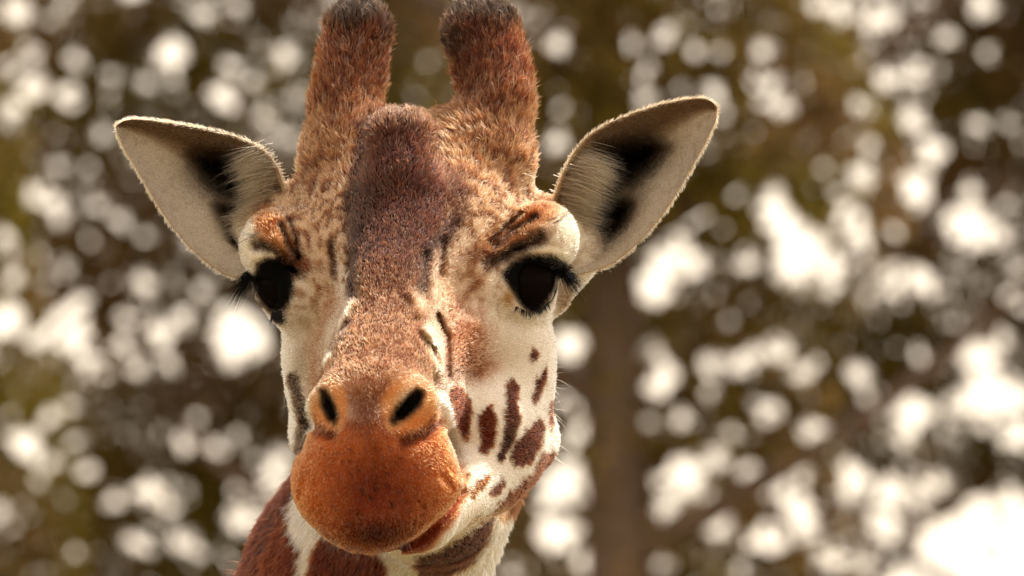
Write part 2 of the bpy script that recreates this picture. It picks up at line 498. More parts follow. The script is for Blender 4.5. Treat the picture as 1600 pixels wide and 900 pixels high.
# ear roots
cone(L(455, 345, -.05), L(408, 355, -.065), .034, .026, .02)
cone(L(845, 365, -.05), L(893, 388, -.065), .036, .028, .02)
cone(L(880, 410, -.08), L(868, 470, -.05), .026, .012, .02)
# --- relief: wrinkles, folds, mouth line
relief([(440, 352), (448, 378), (463, 402)], 6, -.006)
relief([(452, 345), (462, 375), (470, 405)], 5, -.0055)
relief([(835, 340), (800, 362), (772, 385)], 6, -.006)
relief([(815, 335), (785, 358), (765, 378)], 5, -.0055)
relief([(845, 356), (808, 378), (775, 395)], 7, .003)
relief([(400, 385), (430, 398), (462, 424)], 8, -.0065)
relief([(845, 380), (805, 392), (766, 410)], 8, -.0065)
relief([(520, 388), (521, 428)], 7, -.003)
relief([(690, 378), (686, 430)], 8, -.0035)
relief([(550, 400), (553, 462)], 9, -.0045)
relief([(662, 400), (662, 470)], 9, -.0045)
relief([(640, 458), (657, 476), (656, 492)], 9, .005)
relief([(552, 468), (530, 520), (500, 580)], 6, .004)
relief([(540, 505), (515, 550)], 5, -.003)
relief([(664, 512), (682, 536), (688, 578)], 9, .0075)
relief([(682, 492), (699, 528), (699, 590)], 5, -.007)
relief([(664, 528), (682, 552), (686, 572)], 3, -.002)
relief([(520, 684), (498, 676), (478, 658)], 8, -.006)
relief([(584, 705), (587, 770), (588, 835)], 11, -.0028, .1)
relief([(545, 800), (560, 840)], 6, -.0015, .1)
relief([(690, 742), (706, 762)], 5, -.003, .1)
relief([(700, 728), (716, 744)], 4, -.0025, .1)
relief([(478, 748), (470, 775)], 5, -.002, .1)
relief([(625, 690), (660, 683), (686, 662)], 8, -.006)
relief([(560, 868), (580, 870), (615, 862), (652, 843), (692, 808), (724, 768)], 5, -.006, .05)
relief([(690, 640), (705, 690), (722, 740)], 8, -.004, .03)
relief([(515, 455), (492, 520), (478, 590)], 22, -.008)
relief([(725, 450), (718, 510), (722, 580)], 26, -.009)
relief([(745, 470), (800, 505), (840, 510)], 18, -.005)
relief([(800, 398), (840, 390), (880, 398)], 6, .004)
relief([(395, 405), (418, 396), (445, 408)], 6, .004)
relief([(498, 640), (470, 700)], 14, -.005, .1)
relief([(430, 372), (446, 400)], 5, .004)
relief([(820, 352), (785, 378)], 5, .004)

# --- rectilinear grid, fine round the head, coarse elsewhere
def axis(lo, f0, f1, hi, fine, coarse):
    def grow(a, b):
        out, s, x = [], fine, a
        sg = 1 if b > a else -1
        while (b - x) * sg > 0:
            s = min(s * 1.12, coarse)
            x += sg * s
            out.append(x)
        return out
    mid_ = list(np.arange(f0, f1, fine))
    return np.array(grow(f0, lo)[::-1] + mid_ + grow(mid_[-1], hi))
FINE = 0.0036
AX = axis(-2.75, -.29, .10, .2, FINE, .022)
AY = axis(-.42, -.40, .20, 1.6, FINE, .022)
AZ = axis(-3.9, -.30, .30, .35, FINE, .022)
nx, ny, nz_ = len(AX), len(AY), len(AZ)
C = 4
def pad(a):
    return a[::C] if (len(a) - 1) % C == 0 else np.append(a[::C], a[-1])
cx_, cy_, cz_ = pad(AX), pad(AY), pad(AZ)
gp = np.stack(np.meshgrid(cx_, cy_, cz_, indexing='ij'), -1)
cs = sdf(gp.reshape(-1, 3)).reshape(gp.shape[:3])
step = np.maximum.reduce(np.meshgrid(np.gradient(cx_), np.gradient(cy_), np.gradient(cz_), indexing='ij'))
band = np.abs(cs) < 1.9 * step + 0.008
ix = np.minimum(np.round(np.arange(nx) / C).astype(int), len(cx_) - 1)
iy = np.minimum(np.round(np.arange(ny) / C).astype(int), len(cy_) - 1)
iz = np.minimum(np.round(np.arange(nz_) / C).astype(int), len(cz_) - 1)
full = cs[np.ix_(ix, iy, iz)].astype(np.float32)
bm_ = band[np.ix_(ix, iy, iz)]
idx = np.nonzero(bm_)
pp = np.stack([AX[idx[0]], AY[idx[1]], AZ[idx[2]]], -1)
vals = np.empty(len(pp), np.float32)
for s in range(0, len(pp), 400000):
    vals[s:s + 400000] = sdf(pp[s:s + 400000])
full[idx] = vals
print('grid', full.shape, 'band', len(pp))

def surface_nets(S):
    ins = S < 0
    c = ins[:-1, :-1, :-1].astype(np.uint8)
    tot = np.zeros_like(c)
    for a in (0, 1):
        for b in (0, 1):
            for d in (0, 1):
                tot += ins[a:ins.shape[0] - 1 + a, b:ins.shape[1] - 1 + b, d:ins.shape[2] - 1 + d]
    act = (tot > 0) & (tot < 8)
    I, J, K = np.nonzero(act)
    vid = np.full(act.shape, -1, np.int64)
    vid[I, J, K] = np.arange(len(I))
    acc = np.zeros((len(I), 3)); cnt = np.zeros(len(I))
    corners = [(a, b, d) for a in (0, 1) for b in (0, 1) for d in (0, 1)]
    def pos(o):
        return np.stack([AX[I + o[0]], AY[J + o[1]], AZ[K + o[2]]], -1)
    for o in corners:
        for q in range(3):
            if o[q] == 0:
                o2 = list(o); o2[q] = 1
                s0, s1 = S[I + o[0], J + o[1], K + o[2]], S[I + o2[0], J + o2[1], K + o2[2]]
                m = (s0 < 0) != (s1 < 0)
                tt = np.where(m, s0 / np.where(m, s0 - s1, 1), 0)
                acc += np.where(m[:, None], pos(o) + tt[:, None] * (pos(o2) - pos(o)), 0)
                cnt += m
    V = acc / cnt[:, None]
    Fs = []
    for q in range(3):
        sl0 = [slice(None)] * 3; sl1 = [slice(None)] * 3
        sl0[q] = slice(0, -1); sl1[q] = slice(1, None)
        A, B = ins[tuple(sl0)], ins[tuple(sl1)]
        e = np.stack(np.nonzero(A != B), -1)
        u, v = [(1, 2), (2, 0), (0, 1)][q]
        ok = (e[:, u] > 0) & (e[:, v] > 0) & (e[:, u] < S.shape[u] - 1) & (e[:, v] < S.shape[v] - 1)
        e = e[ok]
        flip = ~ins[tuple(e.T)]
        def cell(du, dv):
            x = e.copy(); x[:, u] -= du; x[:, v] -= dv
            return vid[tuple(x.T)]
        quad_ = np.stack([cell(1, 1), cell(0, 1), cell(0, 0), cell(1, 0)], -1)
        quad_[flip] = quad_[flip][:, ::-1]
        Fs.append(quad_)
    F = np.concatenate(Fs)
    return V, F[(F >= 0).all(1)]

V, F = surface_nets(full)
def grad(p, h=0.0007):
    g_ = np.zeros_like(p)
    for sg in ((1, -1, -1), (-1, -1, 1), (-1, 1, -1), (1, 1, 1)):
        sgv = np.array(sg, float)
        g_ += sgv * sdf(p + h * sgv)[:, None]
    return g_ / (4 * h)
for it in range(2):
    d0 = sdf(V)
    gr = grad(V)
    g2 = (gr ** 2).sum(1)
    stepv = np.clip(d0 / np.maximum(g2, 0.3), -.003, .003)
    V = V - stepv[:, None] * gr
def vert_normals(V, F):
    tr_ = np.concatenate([F[:, [0, 1, 2]], F[:, [0, 2, 3]]])
    nn = np.cross(V[tr_[:, 1]] - V[tr_[:, 0]], V[tr_[:, 2]] - V[tr_[:, 0]])
    out_ = np.zeros_like(V)
    for k_ in range(3):
        for a_ in range(3):
            out_[:, a_] += np.bincount(tr_[:, k_], nn[:, a_], len(V))
    return out_ / (np.linalg.norm(out_, axis=1)[:, None] + 1e-12)
NV = vert_normals(V, F)
print('body', len(V), len(F))

# ------------------------------------------------------------------ ears: cupped leaves with thickness
def resample(poly, n):
    poly = np.asarray(poly, float)
    s = np.r_[0, np.cumsum(np.linalg.norm(np.diff(poly, axis=0), axis=1))]
    tt = np.linspace(0, s[-1], n)
    out_ = np.c_[np.interp(tt, s, poly[:, 0]), np.interp(tt, s, poly[:, 1])]
    for _ in range(2):
        out_[1:-1] = 0.25 * out_[:-2] + 0.5 * out_[1:-1] + 0.25 * out_[2:]
    return out_
def make_ear(up, lo, hollows, w_base, w_tip, curl):
    nu, nv = 72, 56
    U, Lo = resample(up, nu), resample(lo, nu)
    vv = np.linspace(0, 1, nv)
    uu = np.linspace(0, 1, nu)[:, None]
    xy = U[:, None, :] * (1 - vv[None, :, None]) + Lo[:, None, :] * vv[None, :, None]
    w = w_base + (w_tip - w_base) * uu + 0 * vv[None, :]
    w = w - 0.030 * (4 * vv * (1 - vv))[None, :] ** 0.8 * np.sin(np.clip(uu, .04, 1) * math.pi) ** 0.5
    w = w + curl * np.exp(-(vv[None, :] / 0.12) ** 2) * (1 - uu)
    edge = np.minimum(np.minimum(vv, 1 - vv)[None, :] * 9, 1) * np.minimum((1 - uu) * 14, 1)
    for (hx, hy, sx, sy, an, dep) in hollows:
        dx, dy = xy[..., 0] - hx, xy[..., 1] - hy
        ca, sa = math.cos(an), math.sin(an)
        a_, b_ = (dx * ca + dy * sa) / sx, (-dx * sa + dy * ca) / sy
        w = w - dep * np.exp(-(a_ * a_ + b_ * b_)) * np.clip(edge, 0, 1)
    th = 0.0022 + 0.0045 * np.sqrt(np.clip(edge, 0, 1))
    fr = np.array([[L(xy[i, j, 0], xy[i, j, 1], w[i, j]) for j in range(nv)] for i in range(nu)])
    bk = fr.copy()
    bk[..., 1] += th
    idf = np.arange(nu * nv).reshape(nu, nv)
    idb = idf + nu * nv
    def q_(a): return np.stack([a[:-1, :-1], a[1:, :-1], a[1:, 1:], a[:-1, 1:]], -1).reshape(-1, 4)
    Fq = [q_(idf), q_(idb)[:, ::-1]]
    loop = np.r_[idf[:, 0], idf[-1, 1:], idf[::-1, -1][1:]]
    Fq.append(np.stack([loop[:-1], loop[:-1] + nu * nv, loop[1:] + nu * nv, loop[1:]], -1))
    Ve = np.concatenate([fr.reshape(-1, 3), bk.reshape(-1, 3)])
    Fe = np.concatenate(Fq)
    UV = np.stack(np.broadcast_arrays(uu, vv[None, :]), -1).reshape(-1, 2)
    UV = np.concatenate([UV, UV])
    side = np.r_[np.zeros(nu * nv), np.ones(nu * nv)]
    n_ = vert_normals(Ve, Fe)
    if n_[:nu * nv, 1].mean() > 0:
        Fe = Fe[:, ::-1]
    return Ve, Fe, UV, side
earL = make_ear([(452, 318), (445, 296), (434, 262), (417, 238), (395, 223), (360, 210), (320, 201), (280, 194), (240, 188), (208, 186), (190, 189), (181, 197)],
                [(420, 440), (385, 438), (350, 429), (318, 407), (290, 380), (262, 345), (235, 302), (210, 258), (192, 228), (182, 205)],
                [(362, 276, 58, 34, .42, .085), (374, 350, 30, 20, .9, .06)], -.035, -.03, .012)
earR = make_ear([(860, 322), (868, 303), (882, 264), (898, 236), (918, 212), (948, 193), (990, 176), (1030, 163), (1070, 155), (1098, 153), (1113, 158), (1121, 168)],
                [(862, 440), (892, 432), (925, 425), (958, 412), (985, 391), (1012, 364), (1040, 330), (1064, 292), (1085, 255), (1104, 220), (1119, 188)],
                [(972, 254, 66, 34, -.50, .085), (955, 345, 50, 22, -.95, .07)], -.035, -.03, .012)
parts = [(V, F, np.zeros((len(V), 2)), np.zeros(len(V)), 0), (*earL, 1), (*earR, 2)]
offs, AV, AF, AUV, ASD, AID = 0, [], [], [], [], []
for (v_, f_, uv_, sd_, pid) in parts:
    AV.append(v_); AF.append(f_ + offs); AUV.append(uv_); ASD.append(sd_); AID.append(np.full(len(v_), pid)); offs += len(v_)
AV, AF, AUV, ASD, AID = np.concatenate(AV), np.concatenate(AF), np.concatenate(AUV), np.concatenate(ASD), np.concatenate(AID)
ANV = vert_normals(AV, AF)

# ------------------------------------------------------------------ coat pattern
def in_poly(px, py, poly):
    poly = np.asarray(poly, float)
    inside = np.zeros(len(px), bool)
    j = len(poly) - 1
    for i in range(len(poly)):
        xi, yi = poly[i]; xj, yj = poly[j]
        with np.errstate(divide='ignore', invalid='ignore'):
            c_ = ((yi > py) != (yj > py)) & (px < (xj - xi) * (py - yi) / (yj - yi + 1e-12) + xi)
        inside ^= c_
        j = i
    return inside
def poly_mask(px, py, poly, soft):
    poly = np.asarray(poly, float)
    lo, hi = poly.min(0) - 2 * soft, poly.max(0) + 2 * soft
    m = np.zeros(len(px))
    s = np.nonzero((px > lo[0]) & (px < hi[0]) & (py > lo[1]) & (py < hi[1]))[0]
    if len(s):
        d = poly_dist(px[s], py[s], np.vstack([poly, poly[:1]]))
        d = np.where(in_poly(px[s], py[s], poly), d, -d)
        m[s] = np.clip(0.5 + d / (2 * soft), 0, 1)
    return m
def line_mask(px, py, poly, width, soft):
    return np.clip((width - poly_dist(px, py, np.asarray(poly, float))) / soft + 0.5, 0, 1)
def blob_mask(px, py, x, y, rx, ry, an=0.0):
    dx, dy = px - x, py - y
    ca, sa = math.cos(an), math.sin(an)
    return np.exp(-((dx * ca + dy * sa) / rx) ** 2 - ((-dx * sa + dy * ca) / ry) ** 2)

CREAM = (242, 232, 221)
SPOT = (92, 44, 16)
SPOTS = [
 [(698, 612), (706, 606), (722, 606), (735, 625), (737, 645), (733, 668), (729, 692), (722, 684), (709, 655), (706, 632)],
 [(748, 648), (766, 632), (773, 648), (775, 680), (767, 700), (756, 713), (747, 706), (751, 676)],
 [(790, 602), (801, 590), (810, 604), (809, 640), (814, 654), (800, 690), (783, 726), (777, 716), (787, 682), (788, 640)],
 [(826, 560), (833, 544), (840, 550), (838, 562), (830, 571)],
 [(831, 620), (840, 592), (853, 568), (855, 582), (848, 612), (838, 632), (832, 630)],
 [(797, 712), (803, 695), (822, 670), (846, 653), (851, 668), (846, 698), (826, 726), (800, 731)],
 [(856, 648), (861, 625), (866, 628), (865, 660), (859, 676)],
 [(727, 772), (745, 752), (765, 738), (763, 754), (741, 779)],
 [(720, 752), (729, 740), (737, 744), (724, 762)],
 [(764, 770), (785, 748), (789, 758), (771, 777)],
]
def coat(p, nrm, pid, uv, side):
    """albedo of the coat at local points"""
    px, py, w = to_px(p)
    n1 = fbm(p, 60, 31); n2 = fbm(p, 180, 41); n3 = value_noise(p, 420, 51)
    jx = px + 9 * (n2 - .5) + 4 * (n3 - .5); jy = py + 9 * (value_noise(p, 200, 61) - .5) + 4 * (value_noise(p, 430, 62) - .5)
    col = np.tile(np.array(CREAM, float), (len(p), 1))
    front = np.clip((w + 0.13) / 0.05, 0, 1)                       # photo-placed marks belong to the head, not to the neck behind
    def lay(mask, c, op=1.0):
        m_ = (np.clip(mask, 0, 1) * op)[:, None]
        col[:] = col * (1 - m_) + np.asarray(c, float) * m_
    # forehead and horn bases: tan with fine mottling
    lay(np.clip((330 - py) / 60, 0, 1) * front, (172, 124, 88), .9)
    lay(blob_mask(px, py, 490, 330, 75, 70) + blob_mask(px, py, 765, 315, 95, 75), (204, 162, 124), .75)
    lay(np.clip((n2 - .48) * 8, 0, 1) * np.clip((430 - py) / 120, 0, 1), (110, 66, 42), .85)
    lay(np.clip((n2 - .5) * 7, 0, 1) * np.clip((540 - py) / 120, 0, 1) * np.clip((py - 300) / 60, 0, 1) * np.clip((820 - px) / 60, 0, 1) * (px > 400), (132, 84, 58), .75)
    lay(blob_mask(px, py, 740, 420, 55, 55) + blob_mask(px, py, 505, 425, 30, 55), (196, 150, 116), .4)
    # horns
    horn = np.clip((262 - py) / 130 + .8 * (n1 - .5), 0, 1)
    lay(horn, (104, 58, 32))
    lay(np.clip((130 - py) / 60, 0, 1) * np.clip((n2 - .45) * 4, 0, 1), (96, 42, 26), .7)
    lay(np.clip((44 - py + 0.10 * np.abs(px - 655)) / 28 + 1.2 * (n1 - .5), 0, 1) * (py < 120), (54, 44, 40), .95)
    lay(blob_mask(px, py, 692, 66, 34, 48), (54, 42, 38), .95)
    lay(blob_mask(px, py, 616, 34, 26, 50), (54, 40, 36), .9)
    # forehead knob and the brown strip down the nose
    strip = [(570, 180), (600, 164), (650, 166), (676, 205), (692, 255), (706, 292), (703, 335), (690, 372), (668, 410), (668, 455), (678, 500), (690, 560), (690, 600),
             (570, 640), (498, 600), (500, 575), (528, 520), (548, 470), (552, 420), (545, 380), (540, 330), (555, 270), (562, 215)]
    sm = poly_mask(jx, jy, strip, 15) * (w > .01)
    t_ = np.clip((py - 400) / 120, 0, 1)[:, None]
    sc_ = np.array((82, 44, 24)) * (1 - t_) + np.array((126, 82, 54)) * t_
    m_ = sm[:, None]
    col[:] = col * (1 - m_) + sc_ * m_
    lay(sm * np.clip((n2 - .47) * 5, 0, 1) * np.clip((470 - py) / 200, .0, 1), (80, 36, 26), .75)
    lay(sm * np.clip((n3 - .5) * 3, 0, 1) * np.clip((py - 380) / 80, 0, 1), (206, 162, 134), .7)
    lay(sm * np.clip((n2 - .52) * 5, 0, 1) * np.clip((py - 470) / 60, 0, 1), (128, 72, 52), .7)
    knob = blob_mask(px, py, 618, 175, 60, 24) * (w > .0)
    lay(knob * .9, (104, 80, 68), .8)
    lay(line_mask(jx, jy, [(572, 195), (562, 260), (549, 320), (556, 370)], 11, 10) * (w > .0), (74, 52, 44), .8)
    lay(line_mask(jx, jy, [(672, 215), (700, 280), (712, 300)], 12, 12) * (w > .0), (110, 76, 60), .6)
    lay(line_mask(jx, jy, [(556, 360), (551, 420), (549, 462)], 8, 12), (50, 31, 24), .85)
    lay(line_mask(jx, jy, [(712, 345), (668, 395), (660, 455)], 9, 9), (52, 32, 26), .85)
    lay(line_mask(jx, jy, [(517, 376), (520, 404), (522, 434)], 4.5, 9), (56, 30, 18), .9)
    lay(line_mask(jx, jy, [(694, 366), (690, 400), (686, 436)], 7, 12), (54, 28, 17), .9)
    lay(line_mask(jx, jy, [(575, 300), (570, 350), (568, 395)], 16, 22) * (w > .0), (64, 36, 28), .7)
    lay(line_mask(jx, jy, [(715, 280), (722, 330), (700, 365)], 13, 18) * (w > .0), (78, 44, 32), .65)
    lay(blob_mask(jx, jy, 694, 462, 26, 50) * (w > .0), (186, 134, 98), .75)
    lay(blob_mask(jx, jy, 652, 472, 13, 14), (238, 205, 178), .75)
    lay(line_mask(jx, jy, [(500, 450), (492, 470)], 4, 7), (140, 84, 54), .8)
    lay(line_mask(jx, jy, [(745, 440), (722, 470), (700, 500)], 5, 8), (140, 84, 58), .7)
    # pale folds along the nose
    lay(line_mask(px, py, [(550, 470), (528, 522), (497, 588)], 3.5, 4), (236, 216, 190), .8)
    lay(line_mask(px, py, [(545, 500), (520, 545)], 6, 6), (96, 66, 54), .85)
    lay(poly_mask(jx, jy, [(660, 512), (672, 506), (690, 530), (694, 575), (690, 600), (682, 585), (668, 545)], 5), (244, 226, 202), .9)
    lay(line_mask(px, py, [(684, 492), (698, 528), (698, 580)], 3.5, 4), (84, 52, 38), .9)
    lay(line_mask(px, py, [(664, 530), (680, 548), (686, 566)], 2.5, 3), (130, 92, 70), .5)
    # cheeks
    lay(np.clip(1.7 * blob_mask(jx, jy, 733, 535, 32, 38) * (.45 + n2), 0, 1), (150, 84, 52), .95)
    lay(np.clip(1.7 * blob_mask(jx, jy, 740, 570, 32, 20) * (.4 + n2), 0, 1), (132, 74, 48), .9)
    lay(blob_mask(jx, jy, 712, 590, 24, 18), (120, 84, 66), .8)
    lay(blob_mask(px, py, 790, 540, 60, 40), (214, 196, 176), .5)
    lay(line_mask(jx, jy, [(520, 470), (490, 545), (488, 610)], 12, 22) * (px < 560), (156, 98, 68), .55)
    lay(blob_mask(px, py, 470, 570, 16, 50), (188, 172, 156), .7)
    lay(line_mask(jx, jy, [(457, 592), (468, 630), (474, 665), (466, 705)], 9, 6) * (w < .2), (80, 60, 48), .95)
    for s_ in SPOTS:
        lay(poly_mask(jx, jy, s_, 2.0) * (w > -.12) * (w < .24), (108, 52, 20) if s_[0][0] < 760 else SPOT)
    lay(blob_mask(px, py, 797, 700, 16, 40, .3) * poly_mask(jx, jy, SPOTS[2], 4), (56, 38, 34), .8)
    lay(poly_mask(jx, jy, [(772, 796), (798, 768), (832, 738), (846, 706), (872, 708), (860, 768), (815, 798), (784, 808)], 4) * (w < .2), (102, 50, 28), .95)
    lay(line_mask(jx, jy, [(672, 838), (712, 826), (742, 814), (790, 796)], 6, 6) * (w < .17), (126, 84, 52), .8)
    lay(blob_mask(px, py, 700, 850, 120, 50) * (w < .2), (230, 204, 158), .5)
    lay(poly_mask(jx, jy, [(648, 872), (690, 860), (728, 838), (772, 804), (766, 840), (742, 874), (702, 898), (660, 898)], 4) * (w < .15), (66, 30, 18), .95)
    lay(blob_mask(px, py, 722, 760, 24, 30) * (w < .2), (214, 188, 156), .6)  # tan put into the coat to tone down the sunlit mouth corner
    # muzzle
    mz = [(478, 668), (495, 650), (560, 655), (600, 650), (688, 645), (702, 685), (719, 735), (726, 760), (714, 804), (680, 850), (640, 890), (560, 910), (470, 880), (430, 800), (440, 750), (452, 715)]
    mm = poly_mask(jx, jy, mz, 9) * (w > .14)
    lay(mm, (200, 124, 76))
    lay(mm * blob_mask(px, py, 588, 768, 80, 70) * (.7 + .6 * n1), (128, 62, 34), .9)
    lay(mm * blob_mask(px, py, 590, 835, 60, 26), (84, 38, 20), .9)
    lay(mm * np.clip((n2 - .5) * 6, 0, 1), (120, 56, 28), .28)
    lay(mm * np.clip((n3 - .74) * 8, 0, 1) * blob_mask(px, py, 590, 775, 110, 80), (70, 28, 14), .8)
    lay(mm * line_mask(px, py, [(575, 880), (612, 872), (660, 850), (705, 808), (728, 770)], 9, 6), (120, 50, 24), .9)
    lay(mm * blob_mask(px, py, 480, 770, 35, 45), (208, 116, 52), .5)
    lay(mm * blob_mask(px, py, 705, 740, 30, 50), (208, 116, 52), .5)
    # nose between and round the nostrils
    lay(blob_mask(px, py, 573, 645, 34, 36) * (w > .2), (130, 82, 62), .85)
    lay(blob_mask(px, py, 560, 590, 40, 20) * (w > .2), (190, 136, 106), .5)
    nl = np.hypot((px - 514) / 31, (py - 632) / 44); nr = np.hypot((px - 640) / 47, (py - 633) / 45)
    lay(np.clip((1.10 - nl) * 3.2, 0, 1) * (w > .2), (218, 148, 92), .85)
    lay(np.clip((1.08 - nr) * 3.2, 0, 1) * (w > .2), (218, 148, 92), .85)
    lay(blob_mask(px, py, 535, 598, 26, 14) * (w > .2), (214, 172, 140), .6)
    lay(blob_mask(px, py, 640, 592, 30, 13) * (w > .2), (218, 176, 142), .6)
    lay(blob_mask(px, py, 506, 624, 11, 26, -.3) * (w > .2), (206, 188, 168), .9)
    lay(blob_mask(px, py, 632, 620, 26, 12, -.75) * (w > .2), (212, 190, 164), .85)
    lay(line_mask(px, py, [(503, 608), (514, 635), (527, 664)], 11, 5) * (w > .2), (222, 184, 146), .5)
    lay(line_mask(px, py, [(656, 614), (640, 638), (614, 664)], 12, 5) * (w > .2), (222, 184, 146), .5)
    lay(poly_mask(px, py, [(499, 607), (508, 608), (520, 627), (529, 651), (524, 664), (513, 655), (503, 635)], 4.5) * (w > .2), (20, 13, 11), .97)
    lay(poly_mask(px, py, [(652, 607), (664, 612), (657, 634), (636, 653), (615, 665), (609, 656), (620, 635), (637, 619)], 4.5) * (w > .2), (20, 13, 11), .97)
    lay(line_mask(jx, jy, [(483, 658), (500, 674), (520, 680)], 7, 9) * (w > .2), (96, 50, 34), .75)
    lay(line_mask(jx, jy, [(632, 690), (662, 680), (684, 660)], 8, 9) * (w > .2), (96, 50, 34), .75)
    # brows
    lay(line_mask(jx, jy, [(412, 342), (430, 368), (462, 412)], 20, 18), (184, 122, 78), .85)
    lay(line_mask(jx, jy, [(862, 322), (815, 350), (770, 385)], 20, 18), (184, 122, 78), .85)
    lay(blob_mask(jx, jy, 418, 345, 22, 12), (150, 80, 40), .8)
    lay(blob_mask(jx, jy, 838, 328, 34, 10, -.4), (152, 82, 42), .8)
    for ln_, wd_ in (([(440, 350), (450, 380), (464, 405)], 4.5), ([(452, 344), (462, 372), (470, 402)], 3.5), ([(838, 338), (800, 362), (772, 386)], 5), ([(812, 336), (785, 358), (766, 378)], 4)):
        lay(line_mask(jx, jy, ln_, wd_, 5), (70, 40, 24), .85)  # dark crease hairs, also painting in wrinkle shade that the fur hides
    lay(line_mask(jx, jy, [(400, 382), (430, 396), (466, 426)], 9, 16), (50, 30, 20), .95)
    lay(line_mask(jx, jy, [(844, 370), (812, 386), (766, 408)], 10, 18), (48, 28, 18), .95)
    lay(blob_mask(jx, jy, 755, 400, 22, 12), (104, 58, 36), .8)
    lay(blob_mask(jx, jy, 475, 415, 16, 12), (120, 66, 40), .8)
    lay(blob_mask(px, py, 384, 375, 14, 34), (244, 234, 214), .9)
    lay(blob_mask(px, py, 892, 358, 26, 36), (246, 236, 216), .95)
    lay(line_mask(px, py, [(388, 412), (402, 400), (425, 400)], 7, 6), (240, 226, 204), .9)
    lay(line_mask(px, py, [(835, 396), (862, 390), (886, 400)], 8, 6), (240, 226, 204), .9)
    # black skin round the eyes
    lay(poly_mask(px, py, [(396, 432), (404, 412), (418, 403), (434, 405), (450, 418), (459, 438), (458, 460), (450, 478), (438, 492), (422, 488), (406, 472), (397, 452)], 4.5) * (w > -.06), (14, 10, 9))
    lay(poly_mask(px, py, [(783, 428), (801, 409), (826, 399), (862, 399), (893, 417), (888, 428), (870, 431), (866, 454), (855, 473), (842, 488), (827, 489), (813, 476), (800, 455)], 4.5) * (w > -.06), (14, 10, 9))
    lay(line_mask(jx, jy, [(430, 480), (437, 498)], 9, 8), (24, 16, 14), .9)
    lay(line_mask(px, py, [(399, 448), (405, 466), (418, 482), (432, 490), (442, 484)], 2.6, 2.5) * (w > -.06), (205, 190, 178), .35)
    lay(blob_mask(px, py, 793, 466, 10, 12), (150, 100, 40), .7)
    lay(blob_mask(px, py, 885, 470, 16, 26) * (w < .0), (128, 98, 72), .8)
    # neck, chest and flanks: large chestnut patches with pale lanes
    body = (pid == 0) & ((w < -.08) | (py > 960))
    if body.any():
        wp = to_world(p[body])
        cells = np.random.default_rng(9).uniform([-2.9, -.2, 0.1], [0.3, 1.3, 3.7], (420, 3))
        sc3 = np.array([1.0, 1.0, 0.7])
        wq = wp + 0.03 * (n1[body][:, None] - .5)
        best = np.full(len(wq), 9.0); sec = np.full(len(wq), 9.0)
        for c_ in cells:
            dd = np.linalg.norm((wq - c_) * sc3, axis=1)
            sec = np.where(dd < best, best, np.minimum(sec, dd)); best = np.minimum(best, dd)
        patch = np.clip((sec - best - .035) / .006, 0, 1)
        patch *= np.clip((wp[:, 2] - 0.75) / 0.3, 0, 1)
        infr = py[body] < 960
        jj, kk = jx[body], jy[body]
        pm = np.maximum.reduce([poly_mask(jj, kk, [(330, 960), (362, 900), (395, 845), (420, 800), (436, 782), (453, 800), (452, 832), (468, 858), (464, 905), (458, 960)], 3),
                                poly_mask(jj, kk, [(476, 960), (480, 900), (492, 856), (506, 832), (548, 850), (590, 860), (604, 880), (600, 930), (590, 960)], 3)])
        pm = np.where(infr, pm, patch)
        pm = np.where(infr & (py[body] < 780), 0, pm)
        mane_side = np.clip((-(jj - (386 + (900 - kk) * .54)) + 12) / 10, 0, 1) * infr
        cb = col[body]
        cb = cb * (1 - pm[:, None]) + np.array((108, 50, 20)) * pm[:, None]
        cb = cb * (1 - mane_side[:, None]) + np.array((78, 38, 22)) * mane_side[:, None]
        col[body] = cb
    # ears
    ear = pid > 0
    if ear.any():
        u, v, sdv = uv[ear, 0], uv[ear, 1], side[ear]
        ce = np.tile(np.array((216, 205, 192), float), (ear.sum(), 1))
        up_ = np.clip((.42 - v) / .2, 0, 1)[:, None]
        ce = ce * (1 - up_ * .9) + np.array((128, 104, 86)) * up_ * .9
        spk = np.clip((n2[ear] - .55) * 5, 0, 1)[:, None]
        ce = ce * (1 - .15 * spk) + np.array((124, 104, 88)) * .15 * spk
        x_, y_ = px[ear], py[ear]
        left = pid[ear] == 1
        ex, ey = jx[ear], jy[ear]
        hollow_shade = np.where(left, np.maximum.reduce([poly_mask(ex, ey, [(300, 244), (345, 242), (400, 256), (402, 285), (384, 314), (352, 304), (326, 280)], 20), poly_mask(ex, ey, [(338, 322), (362, 320), (396, 340), (388, 370), (358, 350)], 14), poly_mask(ex, ey, [(356, 366), (376, 372), (380, 392), (364, 384)], 6)]),
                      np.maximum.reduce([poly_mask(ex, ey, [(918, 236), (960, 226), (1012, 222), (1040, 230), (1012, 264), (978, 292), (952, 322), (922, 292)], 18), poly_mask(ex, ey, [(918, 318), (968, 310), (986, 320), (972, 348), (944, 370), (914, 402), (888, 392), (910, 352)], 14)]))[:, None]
        ce = ce * (1 - hollow_shade) + np.array((26, 17, 13)) * hollow_shade  # dark skin of the ear hollows, their deep shade painted in as near-black
        flap = np.where(left, poly_mask(x_, y_, [(400, 225), (450, 260), (452, 330), (405, 330), (392, 270)], 10), poly_mask(x_, y_, [(915, 210), (862, 270), (860, 345), (915, 350), (928, 270)], 10))[:, None]
        ce = ce * (1 - flap * .8) + np.array((196, 164, 126)) * flap * .8
        rim = np.clip(1 - np.minimum(np.minimum(v, 1 - v) / .02, (1 - u) / .012), 0, 1)[:, None]
        ce = ce * (1 - rim) + np.array((214, 186, 150)) * rim
        bkc = (sdv > .5)[:, None]
        ce = np.where(bkc, np.array((206, 176, 140)), ce)
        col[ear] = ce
    return np.clip(s2l(np.clip(col, 0, 255)) ** np.array([1.30, 1.31, 1.36]) * 0.92, .002, .82)

